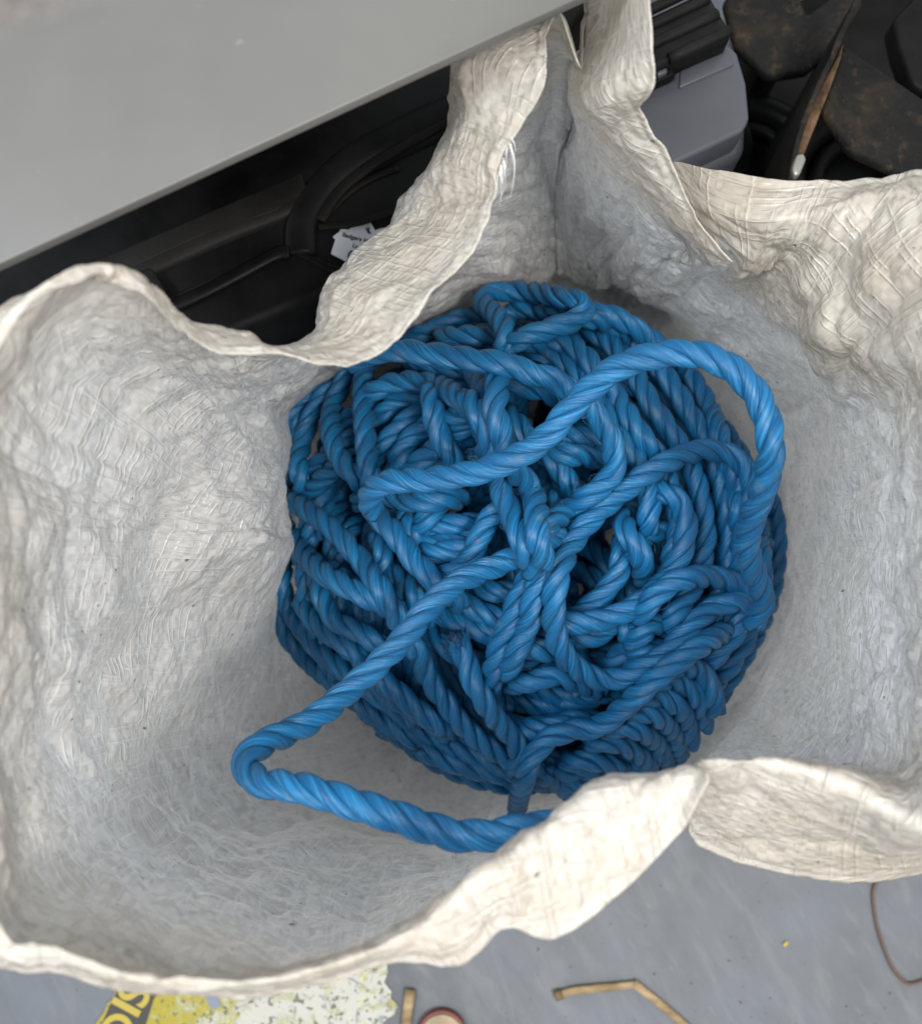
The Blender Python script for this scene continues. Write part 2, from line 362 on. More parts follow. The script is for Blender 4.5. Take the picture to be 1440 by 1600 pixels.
def build_sack():
    SEAM = [i for i, r in enumerate(ST) if r[0] == (844, 780, .646)][0]; ctrl = np.roll(np.array(ST), -SEAM, axis=0)                                    # S x 7 x 3
    A = catmull(ctrl, 20, closed=True)                     # around
    B = catmull(A.transpose(1, 0, 2), 46, closed=False).transpose(1, 0, 2)   # up the wall
    nu, nv, _ = B.shape
    V = P(B[..., 0], B[..., 1], B[..., 2])
    V[..., 2] = np.maximum(V[..., 2], .0015)
    du = np.linalg.norm(np.roll(V, -1, 0) - V, axis=2)
    umet = np.cumsum(np.concatenate([[0], du[:-1, 120:230].mean(1)])); 
    dv = np.linalg.norm(np.diff(V, axis=1), axis=2); vmet = np.concatenate([np.zeros((nu, 1)), np.cumsum(dv, 1)], 1)
    # smooth the metric round the sack so the tapes do not shear wildly
    k = np.hanning(41); k /= k.sum()
    vm = np.stack([np.convolve(np.concatenate([vmet[-20:, j], vmet[:, j], vmet[:20, j]]), k, 'valid') for j in range(nv)], 1)
    U = np.repeat(umet[:, None], nv, 1); Vv = vm
    # normals
    def normals(V):
        a = np.roll(V, -1, 0) - np.roll(V, 1, 0); b = np.gradient(V, axis=1)
        n = np.cross(a, b); return n / (np.linalg.norm(n, axis=2)[..., None] + 1e-12)
    # low-pass normals for displacement
    n = normals(V)
    vt = np.linspace(0, 1, nv)[None, :]; stage = vt * 6
    rim = np.clip((stage - 4.2) / 1.2, 0, 1); lowm = np.clip(stage / 1.5, 0, 1)
    per = umet[-1]
    per2 = round(per / .0048) * .0048; U = U * per2 / per; umet = umet * per2 / per; per = per2
    def wrap(fn):
        t = np.clip((U - (per - .05)) / .05, 0, 1); t = t * t * (3 - 2 * t)
        return (1 - t) * fn(U) + t * fn(U - per)
    def per_noise(fu, fv, seed, warp=0.0):
        m = round(per * fu); 
        x = U / per * m; y = Vv * fv
        if warp:
            x = x + warp * vnoise(x * .5, y * .5, seed + 50); y = y + warp * vnoise(x * .5 + 9, y * .5, seed + 60)
        xm = np.mod(x, m); a = vnoise(xm, y, seed); b = vnoise(xm - m, y, seed); t = xm / m
        return a * (1 - t) + b * t
    # vertical / slanted folds of the wall
    f1 = per_noise(14, 9, 1, .6); f2 = per_noise(38, 17, 2, .8)
    rid = lambda a: 1 - 2 * np.abs(a) ** .7
    amp_u = .35 + .65 * np.clip((stage - 1.3) / 1.5, 0, 1)
    si_ = ((np.arange(nu) / 20 + SEAM) % len(ST))[:, None]
    calm = (1 - .55 * rim) * (1 - .75 * np.exp(-((si_ - 29.5) / 2.5) ** 2) * (stage > 3.5))
    disp = .0046 * f1 * lowm * (1 - .6 * rim) + .0006 * rid(f2) * amp_u * calm
    def crumple(U, cu, cv, seed, wp=.5):
        # patches that bulge a little and meet along sharp straight creases
        wx = wp * vnoise(U * cu * .6, Vv * cv * .6, seed + 3); wy = wp * vnoise(U * cu * .6 + 7, Vv * cv * .6, seed + 4)
        return np.clip(voro(U * cu + wx, Vv * cv + wy, seed), 0, 1.2)
    disp += wrap(lambda U: .0080 * crumple(U, 24, 15, 31)) * amp_u * calm
    disp -= wrap(lambda U: .0042 * crumple(U + .4 * Vv, 42, 30, 32)) * amp_u * calm
    disp += wrap(lambda U: .0024 * crumple(U - .5 * Vv, 75, 95, 33)) * amp_u * (1 - .3 * rim)
    disp -= wrap(lambda U: .00060 * crumple(U + .3 * Vv, 170, 130, 34)) * amp_u
    disp += wrap(lambda U: .00030 * rid(vnoise(U * 210 + 2 * vnoise(U * 40, Vv * 30, 14), Vv * 22, 6)) * amp_u * calm)
    disp += wrap(lambda U: .00022 * rid(vnoise(U * 18, Vv * 190 + 3 * vnoise(U * 30, Vv * 20, 16), 5)) * amp_u * calm)
    disp += wrap(lambda U: .0016 * rid(vnoise(U * 42 + 1.2 * vnoise(U * 12, Vv * 10, 41), Vv * 7, 42)) * np.clip(stage - 1, 0, 1) * np.clip(5 - stage, 0, 1))
    disp += wrap(lambda U: .0014 * rid(vnoise(U * 16 + Vv * 22 + vnoise(U * 9, Vv * 9, 43), Vv * 16 - U * 12, 44)) * np.clip(stage - 1, 0, 1) * np.clip(5 - stage, 0, 1))
    # rim: folded hem ridge and ragged edge
    s_edge = (vmet[:, -1:] - vmet)                          # distance from cut edge
    disp += .0006 * np.exp(-((s_edge - .0035) / .0016) ** 2) * (rim > 0)
    disp += .0009 * np.exp(-((s_edge - .018) / .0022) ** 2) * vnoise(U * 25, U * 0, 21) * (rim > 0)
    V = V + n * disp[..., None]
    # the cloth rests against the coil of rope
    bc = P(828, 860, .520); rad = (.134 + .013 * np.exp(-((si_ - 13) / 4.5) ** 2)) * np.ones_like(V[..., 0]); q = np.stack([(V - bc)[..., 0] / rad, (V - bc)[..., 1] / rad, (V - bc)[..., 2] / .124], -1); r_ = np.linalg.norm(q, axis=2)
    low = np.clip((bc[2] + .045 - V[..., 2]) / .03, 0, 1); k_ = 1 + (1 / np.maximum(r_, .2) - 1) * (r_ < 1) * low * (stage > .9)
    V = bc + (V - bc) * np.stack([k_, k_, np.ones_like(k_)], -1)
    V[..., 2] = np.maximum(V[..., 2], .0012 + .0004 * vt)
    idx = np.arange(nu * nv).reshape(nu, nv); i2 = np.roll(idx, -1, 0)
    f = np.stack([idx[:, :-1], i2[:, :-1], i2[:, 1:], idx[:, 1:]], -1).reshape(-1, 4)
    # base disc under the rope
    verts = V.reshape(-1, 3); cen = V[:, 0].mean(0); cen[2] = .0012
    faces = f.tolist(); c = len(verts); verts = np.vstack([verts, cen[None]])
    faces += [(c, int(i2[i, 0]), int(idx[i, 0])) for i in range(nu)]
    uv = np.stack([U.ravel(), Vv.ravel()], 1); uv = np.vstack([uv, [[per / 2, -.1]]])
    sack = thing('woven_sack', 'open white woven plastic sack with crumpled walls and rolled down rim holding blue rope', 'sack', cen)
    o = obj('sack_body', verts, faces, M_SACK, sack, True, uv)
    at = o.data.attributes.new('rim', 'FLOAT', 'POINT')
    si = ((np.arange(nu) / 20 + SEAM) % len(ST))[:, None]; early = np.exp(-((si - 24.2) / 2.4) ** 4) * 1.0
    rr = np.concatenate([np.clip((stage - 3.6 + early) / (1.6 - 1.2 * early), 0, 1).ravel(), [0]]).astype(np.float32)
    at.data.foreach_set('value', rr)
    so = o.modifiers.new('thickness', 'SOLIDIFY'); so.thickness = .0005; so.offset = 0
    return sack, V
SACK, SV = build_sack()

# ------------------------------------------------------------------ the rope
D = .0112; R = D / 2
def T1(x, y): return (420 + x / 3.4286, 430 + y / 3.4286)
def T2(x, y): return (820 + x / 3.4286, 430 + y / 3.4286)
def T3(x, y): return (420 + x / 3.4286, 780 + y / 3.4286)
def T4(x, y): return (820 + x / 3.405, 780 + y / 3.405)
def C8(x, y): return (640 + x / 4, 620 + y / 4)
def tr(f, *p): return [f(*q) for q in p]
BC = P(828, 860, .520)           # centre of the ball of rope
SEG = []                          # bottom to top: (points, start depth offset)
def seg(pts, depth=None): SEG.append((pts, depth))
# -- deep small pieces
seg(tr(T4, (200, 700), (320, 745), (450, 680), (560, 600)))
seg(tr(T4, (520, 220), (500, 380), (420, 500), (300, 600), (200, 660)))
seg(tr(T4, (500, 640), (560, 720), (490, 850), (400, 900)))
seg(tr(T3, (790, 190), (920, 150), (1030, 130), (1140, 140)))
seg(tr(T3, (790, 235), (940, 245), (1060, 225), (1180, 230)))
seg(tr(T3, (790, 300), (950, 285), (1060, 262), (1150, 280)))
seg(tr(T3, (700, -20), (740, 60), (740, 160), (780, 240)))
seg(tr(C8, (60, 830), (150, 700), (240, 640), (330, 640)))
seg(tr(C8, (560, 60), (660, 160), (760, 270), (860, 350)))
seg(tr(C8, (820, 330), (930, 440), (1000, 560), (1060, 640)))
seg(tr(C8, (940, 230), (1050, 245), (1180, 300), (1280, 330)))
seg(tr(C8, (880, 340), (1000, 360), (1180, 380), (1300, 360)))
seg(tr(C8, (820, 620), (880, 660), (930, 760), (940, 850)))
seg(tr(C8, (220, 100), (330, 110), (430, 180), (480, 280)))
seg(tr(C8, (280, 260), (360, 200), (430, 170), (520, 190)))
seg(tr(T1, (380, 860), (440, 760), (520, 700), (600, 660)))
seg(tr(T1, (190, 1110), (280, 1000), (400, 900), (480, 860)))
seg(tr(T1, (200, 1180), (300, 1080), (420, 1000), (520, 960)))
seg(tr(T1, (560, 800), (660, 690), (780, 640), (900, 640)))
seg(tr(T1, (570, 1000), (650, 870), (740, 780), (860, 690)))
seg(tr(T1, (660, 1060), (740, 900), (830, 820), (930, 760)))
seg(tr(T1, (740, 1060), (850, 960), (950, 900), (1060, 880)))
seg(tr(T1, (980, 860), (1060, 800), (1130, 770), (1200, 760)))
seg(tr(T1, (960, 760), (1040, 740), (1110, 720), (1200, 700)))
seg(tr(T1, (480, 1220), (560, 1140), (700, 1200), (860, 1210), (1020, 1180)))
seg(tr(T3, (930, 620), (1080, 690), (1230, 730), (1330, 740)))
seg(tr(T3, (1000, 540), (1130, 600), (1280, 660), (1380, 680)))
seg(tr(T3, (1120, 460), (1200, 490), (1310, 500), (1400, 500)))
seg(tr(T3, (860, 720), (960, 800), (1080, 860), (1200, 880)))
seg(tr(T3, (1200, 960), (1320, 990), (1440, 960), (1560, 900)))
seg(tr(T3, (1200, 860), (1320, 870), (1440, 820), (1560, 800)))
seg(tr(T3, (1200, 760), (1340, 760), (1440, 730), (1560, 660)))
seg(tr(T3, (1180, 1160), (1300, 1210), (1440, 1220), (1560, 1200)))
seg(tr(T3, (590, 200), (620, 320), (600, 440), (640, 540)))
seg(tr(T3, (640, 380), (700, 450), (720, 560), (780, 660)))
seg(tr(T3, (740, 440), (780, 520), (820, 600), (860, 660)))
seg(tr(T4, (540, 300), (640, 200), (760, 160), (860, 200)))
seg(tr(T4, (500, 60), (540, 180), (620, 300), (620, 420)))
seg(tr(T4, (560, 760), (700, 660), (860, 600), (1000, 560)))
seg(tr(T4, (560, 860), (720, 780), (900, 700), (1080, 640)))
seg(tr(T4, (-60, 760), (60, 800), (160, 800), (240, 760)))
seg(tr(T4, (-80, 960), (40, 970), (160, 930), (240, 960), (400, 1020)))
seg(tr(T4, (-60, 1200), (80, 1230), (240, 1180), (380, 1180)))
# -- left border ropes
seg(tr(T3, (20, 260), (10, 430), (20, 560), (90, 720), (200, 860), (320, 960), (480, 1090), (680, 1230), (860, 1320)))
seg(tr(T3, (90, 330), (70, 450), (110, 590), (190, 710), (280, 820), (380, 900), (520, 1010), (660, 1100), (800, 1190)))
seg(tr(T3, (170, 540), (250, 660), (350, 740), (470, 830), (560, 960), (700, 1080), (860, 1180), (960, 1270)))
seg(tr(T3, (260, 420), (300, 560), (370, 660), (470, 700), (560, 760), (640, 800)))
seg(tr(T3, (500, 860), (600, 960), (720, 1060), (840, 1160), (960, 1240)))
seg(tr(T3, (340, 380), (430, 460), (560, 520), (680, 560)))
# -- left side verticals
seg(tr(T1, (55, 1000), (60, 880), (80, 800), (140, 710), (230, 630), (340, 560), (440, 500)))
seg(tr(T1, (100, 1200), (90, 1080), (120, 960), (150, 860), (190, 740)))
seg(tr(T1, (180, 1140), (160, 1010), (185, 880), (230, 750), (290, 650), (380, 580)))
seg(tr(T1, (500, 1120), (400, 1010), (340, 880), (335, 740), (380, 610), (430, 520), (500, 470)))
seg(tr(T1, (550, 1120), (530, 990), (515, 850), (505, 720), (505, 600), (520, 480), (560, 430)))
# -- right side: long concentric winds
seg([(820, 548), (868, 556), (910, 590), (940, 640), (975, 690), (1000, 730), (1015, 780), (1010, 830)])
seg([(840, 528), (893, 540), (935, 582), (966, 628), (1000, 680), (1030, 720), (1050, 770), (1060, 830), (1040, 900)])
seg([(900, 510), (945, 530), (985, 575), (1015, 630), (1050, 680), (1080, 730), (1095, 790), (1100, 850), (1080, 920), (1040, 980)])
seg([(880, 494), (930, 500), (975, 520), (1020, 565), (1055, 610), (1085, 660), (1112, 710), (1130, 780), (1138, 850), (1130, 920), (1100, 980)])
seg([(910, 486), (960, 495), (1005, 522), (1050, 560), (1090, 605), (1115, 655), (1128, 700), (1150, 760), (1168, 830), (1170, 900), (1140, 970), (1100, 1020)])
seg([(1180, 740), (1205, 790), (1214, 839), (1210, 897), (1196, 955), (1170, 1010), (1137, 1065), (1110, 1105)])
seg([(1186, 850), (1190, 900), (1182, 950), (1158, 1000), (1125, 1050), (1090, 1100), (1050, 1140)])
seg([(1150, 770), (1155, 820), (1158, 870), (1150, 915)])
seg([(1180, 930), (1150, 985), (1108, 1033), (1065, 1070), (1010, 1100), (960, 1130)])
# -- top ropes
seg([(560, 560), (605, 543), (648, 526), (683, 512), (727, 495), (760, 489), (800, 500)])
seg([(690, 528), (740, 524), (800, 528), (850, 540)])
seg([(800, 480), (840, 488), (900, 492), (950, 505)])
seg([(640, 560), (700, 575), (760, 580), (820, 600)])
seg(tr(T1, (530, 640), (600, 600), (700, 570), (850, 575), (960, 620), (1060, 690), (1130, 790), (1180, 900), (1210, 990)))
seg(tr(T1, (1200, 590), (1300, 590), (1440, 610), (1540, 650)))
seg(tr(T1, (870, 620), (880, 720), (900, 830), (950, 930), (1010, 1020)))
seg(tr(T1, (1050, 470), (1120, 560), (1170, 680), (1170, 800), (1160, 900), (1180, 1000)))
# -- lower right: tight stack of turns over the edge of the ball
seg([(880, 1190), (930, 1190), (975, 1205), (1000, 1240)])
seg([(920, 1160), (960, 1160), (1000, 1180), (1020, 1215)])
seg([(945, 1135), (990, 1138), (1026, 1160), (1042, 1198)])
seg([(965, 1112), (1010, 1112), (1046, 1136), (1062, 1180)])
seg([(985, 1090), (1030, 1088), (1066, 1112), (1080, 1160)])
seg([(1010, 1066), (1052, 1062), (1086, 1086), (1100, 1134)])
seg([(1035, 1044), (1076, 1040), (1106, 1064), (1116, 1110)])
# -- mid layer
seg(tr(T3, (40, 80), (90, 150), (160, 260), (260, 370), (360, 440), (480, 500), (600, 560), (700, 600)))
seg(tr(T3, (30, -30), (100, 0), (240, 80), (350, 170), (450, 280), (540, 390), (620, 510), (680, 620), (720, 720)))
seg(tr(T4, (700, -60), (800, 0), (855, 110), (840, 260), (780, 380), (690, 490), (560, 580), (420, 640), (230, 660), (120, 640)))
seg(tr(T4, (600, 620), (730, 480), (820, 430), (950, 410), (1080, 430), (1160, 480), (1180, 560)))
seg(tr(T3, (1320, 0), (1180, 110), (1120, 230), (1070, 340), (960, 400), (880, 460)))
seg(tr(T3, (1500, 200), (1420, 360), (1340, 520), (1290, 650), (1240, 780), (1200, 920), (1180, 1060)))
seg(tr(T4, (60, 240), (80, 380), (40, 520), (20, 660), (-40, 800), (-100, 920)))
seg(tr(T3, (690, 760), (780, 790), (830, 900), (880, 1000), (950, 1090), (1010, 1180), (1100, 1270)) + [(780, 1178), (830, 1200), (873, 1226), (905, 1252)])
seg(tr(T3, (1000, 745), (1050, 850), (1090, 970), (1150, 1080), (1220, 1180), (1300, 1270)) + [(812, 1178), (800, 1200)])
seg([(788, 560), (790, 535), (788, 512), (774, 492), (758, 478), (754, 466), (768, 458), (800, 455), (840, 457), (885, 466), (912, 476), (910, 490), (892, 503), (850, 517), (815, 530), (785, 545)])
# upper left turns
seg(tr(T3, (560, -60), (540, 20), (570, 80), (640, 150), (700, 220), (780, 330), (870, 420), (950, 490), (1020, 560)))
# middle-right loop
seg([(1170, 800), (1176, 765), (1166, 735), (1145, 714), (1112, 703), (1077, 707), (1042, 722), (1007, 742), (972, 768), (935, 800), (905, 832), (885, 862), (870, 905), (864, 950), (868, 992), (886, 1030), (920, 1056), (955, 1063), (995, 1048), (1035, 1025), (1070, 990), (1105, 955), (1143, 940), (1170, 945)])
seg([(806, 1268), (815, 1230), (828, 1190), (852, 1158), (890, 1142), (935, 1135), (975, 1105), (1010, 1072), (1050, 1040), (1085, 1015), (1130, 985)])
# the two large free loops
seg([(875, 838), (840, 850), (810, 866), (785, 880), (750, 893), (712, 911), (682, 937), (659, 961), (642, 984), (624, 1005), (601, 1028), (577, 1051), (548, 1075), (519, 1101), (484, 1127), (448, 1146), (412, 1162), (388, 1182), (388, 1208), (415, 1224), (450, 1228), (480, 1234), (520, 1246), (600, 1270), (660, 1290), (710, 1305), (760, 1306), (800, 1300), (845, 1293), (885, 1286)],
    [(0, .425), (2, .41), (5, .395), (8, .385), (12, .375), (15, .352), (17, .333), (19, .318), (21, .310), (23, .304), (27, .300), (29, .312)])
seg(tr(C8, (360, 10), (440, 120), (500, 260), (520, 420), (560, 560), (620, 700), (680, 850), (730, 980), (760, 1080)))
seg(tr(T1, (1220, 480), (1220, 620), (1210, 740), (1260, 880), (1270, 1000), (1330, 1060), (1400, 1140), (1430, 1260), (1440, 1400), (1470, 1540)))
seg(tr(T1, (420, 470), (560, 420), (700, 400), (800, 415), (950, 430), (1100, 455), (1250, 475), (1440, 540)) + [(870, 596), (905, 622), (935, 655), (955, 690), (960, 725), (945, 755), (910, 780), (875, 805), (850, 828)],
    [(0, .43), (2, .415), (5, .402), (7, .398), (9, .402), (11, .410), (13, .418), (16, .44)])
seg([(583, 800), (577, 778), (592, 758), (620, 751), (660, 750), (700, 746), (745, 738), (790, 722), (830, 700), (860, 675), (890, 640), (930, 600), (970, 572), (1020, 556), (1080, 552), (1130, 568), (1170, 602), (1195, 648), (1203, 700), (1195, 755), (1176, 805), (1165, 850), (1176, 895), (1192, 935), (1175, 975)],
    [(0, .405), (2, .392), (5, .378), (9, .366), (12, .358), (15, .345), (18, .340), (20, .365), (22, .395), (24, .425)])

def solve_rope():
    placedP = np.zeros((0, 3)); out = []
    Rl, Rv = .121, .100
    def limit(c, Dm):
        q = placedP - CAM; zd = q @ FW
        lx = c[:, None, 0] - (720 + FPX * (q @ RT) / zd)[None]; ly = c[:, None, 1] - (800 - FPX * (q @ UP) / zd)[None]
        dist = np.hypot(lx, ly) * zd[None] / FPX
        return np.where(dist < Dm, zd[None] - np.sqrt(np.clip(Dm ** 2 - dist ** 2, 0, None)), 9).min(1)
    for pts, dep in SEG:
        c = catmull(np.array(pts, float), 10); c, _ = resample(c, 5.0)
        d0 = .45
        ray = P(c[:, 0], c[:, 1], np.ones(len(c))) - CAM          # per unit depth
        # base: ellipsoid under the traced ropes
        lat = np.linalg.norm(((c - np.array([828, 860])) * .49 / FPX) / Rl, axis=1)
        base = .515 - Rv * np.sqrt(np.clip(1 - lat ** 2, 0.0, 1))
        if len(out) < 43: base = base + .013
        d = base.copy()
        if dep is None:
            if len(placedP):
                d = np.minimum(base, limit(c, D * (.84 if len(out) > 84 else .70)))
            # rope is stiff: bridge over what lies beneath
            pd = np.pad(d, 3, mode='edge'); d = np.min(np.stack([pd[i:i + len(d)] for i in range(7)]), 0)
            hw = 9 if len(out) > 84 and len(d) > 30 else 5
            k = np.hanning(2 * hw + 3)[1:-1]; k /= k.sum()
            d = np.convolve(np.pad(d, hw, mode='edge'), k, 'valid')
            # tuck the ends in
            t = np.arange(len(d)); e = np.minimum(t, len(d) - 1 - t)
            if pts[0][0] == T3(1000, 745)[0]: e = len(d) - 1 - t
            d = d + .010 * np.clip(1 - e / 6.0, 0, 1) ** 1.5
        else:
            ki = np.array([k for k, _ in dep]) / (len(pts) - 1.0)
            full = catmull(np.array(pts, float), 10)
            seglen = np.concatenate([[0], np.cumsum(np.linalg.norm(np.diff(full, axis=0), axis=1))])
            sk = [seglen[min(len(seglen) - 1, k * 10)] for k, _ in dep]; vals = [v for _, v in dep]
            tt = np.linspace(0, seglen[-1], len(c)); d = np.interp(tt, sk, vals)
            k = np.hanning(15); k /= k.sum(); d = np.minimum(d, limit(c, D * .85)); t = np.arange(len(d)); d = d + .012 * np.clip(1 - t / 9.0, 0, 1) + (.030 if dep[0][1] == .43 else 0) * np.clip(1 - (len(d) - 1 - t) / 14.0, 0, 1); d = np.convolve(np.pad(d, 7, mode='edge'), k, 'valid')
        W = P(c[:, 0], c[:, 1], d)
        for _ in range(2): W[1:-1] = .25 * W[:-2] + .5 * W[1:-1] + .25 * W[2:]
        print(len(out), round(float(((W - CAM) @ FW).min()), 3), end=' ')
        out.append(W); placedP = np.vstack([placedP, W])
    return out
def strands(c, ds=.0021, k=12, phase=None, lay=3.25, r=R):
    c, s = resample(c, ds); T, N, B = frames(c)
    ph0 = rng.uniform(0, 6.28) if phase is None else phase
    # slightly uneven lay
    w = 1 + .10 * np.interp(s, np.linspace(0, s[-1] + 1e-6, 6), rng.uniform(-1, 1, 6))
    th = ph0 + 2 * np.pi * np.cumsum(np.gradient(s) * w) / (lay * 2 * r)
    res = []
    for q in range(3):
        a = th + q * 2 * np.pi / 3
        er = np.cos(a)[:, None] * N + np.sin(a)[:, None] * B
        et = -np.sin(a)[:, None] * N + np.cos(a)[:, None] * B
        cc = c + er * (.505 * r)
        sr = r * (.505 + .02 * np.sin(s * 90 + q * 2))
        tl = 2 * np.pi * .49 / (lay * 2)       # slope of the helix
        et2 = et - T * tl; et2 /= np.linalg.norm(et2, axis=1)[:, None]
        phi = np.linspace(0, 2 * np.pi, k, endpoint=False)
        v = cc[:, None] + sr[:, None, None] * (np.cos(phi)[None, :, None] * er[:, None] * .95 + np.sin(phi)[None, :, None] * et2[:, None] * 1.06)
        n = len(c); i = np.arange(n - 1)[:, None] * k; j = np.arange(k)[None]
        f = np.stack([i + j, i + (j + 1) % k, i + k + (j + 1) % k, i + k + j], -1).reshape(-1, 4).tolist()
        f.append(tuple(range(k - 1, -1, -1))); f.append(tuple((n - 1) * k + jj for jj in range(k)))
        # fibres run along the strand with a slight opposite twist; triangle wave keeps the seam closed
        tri = np.abs(((phi / (2 * np.pi)) * 2) % 2 - 1)
        uv = np.stack([np.repeat(s[:, None] + q * .37, k, 1) + 0 * tri[None], np.repeat((tri * np.pi * r * .53)[None], n, 0) + .03 * q + .12 * s[:, None]], -1).reshape(-1, 2)
        res.append((v.reshape(-1, 3), f, uv))
    return res
ROPE = thing('blue_rope', 'tangled coil of bright blue three strand rope lying inside the white sack', 'rope', (BC[0], BC[1], BC[2] - .1))
WL = solve_rope()
first_end = None
for i, W in enumerate(WL):
    lp = bpy.data.objects.new('rope_loop', None); COL.objects.link(lp); lp.empty_display_size = .01
    lp.parent = ROPE; lp.matrix_parent_inverse = Matrix.Translation(-ROPE.location)
    free = SEG[i][1] is not None
    for v, f, uv in strands(W, ds=.0014 if free else .0018, k=18 if free else 12, r=R * (.95 if free else .97)):
        o = obj('strand', v, f, M_ROPE, lp, True, uv)
# inner turns of the ball, below those that can be followed
vs, fs, us, off = [], [], [], 0
def add_inner(c, k=9, ds=.0028):
    global off
    for v, f, uv in strands(c, ds=ds, k=k):
        vs.append(v); us.append(uv); fs.extend([tuple(a + off for a in q) for q in f]); off += len(v)
for shell, cnt in ((.112, 30), (.101, 24), (.088, 16)):
    for i in range(cnt):
        # winds mostly about a tilted axis with scatter
        ax = Vector((.35, -.25, 1)).normalized() if i % 3 else Vector((rng.normal(), rng.normal(), .3 * rng.normal())).normalized()
        ax = (ax + Vector(rng.normal(0, .25, 3))).normalized()
        q = ax.to_track_quat('Z', 'Y').to_matrix()
        lat = rng.uniform(-.9, .9); a0 = rng.uniform(0, 6.28); a = np.linspace(a0, a0 + rng.uniform(2.2, 5.5), 60)
        pts = np.stack([np.cos(a) * math.cos(lat), np.sin(a) * math.cos(lat), np.full_like(a, math.sin(lat)) + .05 * np.sin(a * 2 + i)], 1) @ np.array(q).T
        pts = pts / np.linalg.norm(pts, axis=1)[:, None] * shell * (1 + .03 * np.sin(a * 3 + i))[:, None]
        # open a hollow towards the viewer so that dark gaps stay between the upper ropes
        pts = pts * np.array([1.06, 1.06, .80]); top = pts[:, 2] > .034
        pts[:, 2] = np.where(top, .034 + (pts[:, 2] - .034) * .25, pts[:, 2])
        wpt = BC + pts; q_ = wpt - CAM; zd = q_ @ FW; X_ = 720 + FPX * (q_ @ RT) / zd; Y_ = 800 - FPX * (q_ @ UP) / zd
        for hx, hy, hr in ((835, 642, 60), (735, 792, 45), (920, 742, 45), (700, 868, 45), (880, 850, 40), (620, 690, 30), (560, 775, 30)):
            wpt[:, 2] -= .06 * np.exp(-((X_ - hx) ** 2 + (Y_ - hy) ** 2) / hr ** 2)
        wpt[:, 2] = np.maximum(wpt[:, 2], .012)
        add_inner(wpt)
inner = obj('inner_turns', np.vstack(vs), fs, M_ROPE, ROPE, True, np.vstack(us)); inner['kind'] = 'stuff'

# frayed melted end
m_end, _, _ = mat('melted_rope_end', (.004, .022, .075), .6, .5)
e0 = WL[[i for i, s in enumerate(SEG) if abs(s[0][0][0] - T3(1000, 745)[0]) < .01 and abs(s[0][0][1] - T3(1000, 745)[1]) < .01][0]]
a0 = e0[3]; dr = e0[0] - e0[4]; dr /= np.linalg.norm(dr)
vv, ff = [], []; o_ = 0
fray = []
for k_ in range(70):
    side = rng.normal(0, 1, 3); side -= dr * side.dot(dr); side /= np.linalg.norm(side)
    p0 = a0 + side * R * rng.uniform(.3, .95) + dr * rng.uniform(-.002, .002) - FW * .001
    L = rng.uniform(.002, .008); bend = rng.normal(0, .35, 3)
    c = [p0 + dr * L * t + (side * .5 + bend) * L * t * t * .8 for t in np.linspace(0, 1, 4)]
    v, f = tube(c, np.linspace(.00022, .0001, 4), 4, False); vv.append(v); ff += [tuple(a + o_ for a in q) for q in f]; o_ += len(v)
fr = obj('frayed_fibres', np.vstack(vv), ff, M_ROPE, ROPE); fr['kind'] = 'stuff'
import bmesh
bm = bmesh.new(); bmesh.ops.create_icosphere(bm, subdivisions=3, radius=.0034)
for v in bm.verts:
    n = v.co.normalized(); v.co *= 1 + .22 * math.sin(n.x * 7 + 1) * math.sin(n.y * 6) + .12 * math.sin(n.z * 15 + n.x * 9)
me = bpy.data.meshes.new('melted_tip'); bm.to_mesh(me); bm.free(); me.materials.append(m_end)
me.polygons.foreach_set('use_smooth', [True] * len(me.polygons))
mt = bpy.data.objects.new('melted_tip', me); COL.objects.link(mt); mt.parent = ROPE; mt.matrix_parent_inverse = Matrix.Translation(-ROPE.location)
mt.location = a0 + dr * .0045 - FW * .002
# stray fuzz fibres on the ropes
vv, ff, o_ = [], [], 0
for k_ in range(170):
    W = WL[rng.integers(0, len(WL))] if k_ > 60 else WL[-1 - (k_ % 2)]; j = rng.integers(3, len(W) - 3)
    t = W[j + 1] - W[j]; t /= np.linalg.norm(t); side = rng.normal(0, 1, 3); side -= t * side.dot(t); side /= np.linalg.norm(side)
    if side.dot(FW) > .2: side = -side
    p0 = W[j] + side * R * .96; L = rng.uniform(.002, .007)
    c = [p0 + t * L * s_ + side * .0012 * math.sin(s_ * 3.1) + rng.normal(0, 1, 3) * .0002 for s_ in np.linspace(0, 1, 5)]
    v, f = tube(c, .00005, 3, False); vv.append(v); ff += [tuple(a + o_ for a in q) for q in f]; o_ += len(v)
m_fz, _, _ = mat('rope_fuzz', (.08, .25, .45), .4, .5)
fz = obj('stray_fibres', np.vstack(vv), ff, m_fz, ROPE); fz['kind'] = 'stuff'

# frayed white tapes hanging from the rim of the sack
m_tape, _, _ = mat('loose_white_tape', (.88, .88, .86), .35, .5)
vv, ff, o_ = [], [], 0
for k_ in range(18):
    y0 = rng.uniform(215, 275); x0 = 803 - (y0 - 215) * .36 + rng.uniform(-3, 1)
    L = rng.uniform(15, 60) * (1.0 if k_ % 5 else 1.5); bx = rng.uniform(-3, 8)
    x0 -= 3; c = catmull([P(x0, y0, .303), P(x0 + bx * .8, y0 + L * .35, .306), P(x0 + bx * .6, y0 + L * .7, .312), P(x0 - rng.uniform(0, 16), y0 + L, .318)], 5)
    v, f = tube(c, np.linspace(.0002, .00007, len(c)), 4, False); vv.append(v); ff += [tuple(a + o_ for a in q) for q in f]; o_ += len(v)
lt = obj('frayed_tape', np.vstack(vv), ff, m_tape, SACK); lt['kind'] = 'stuff'

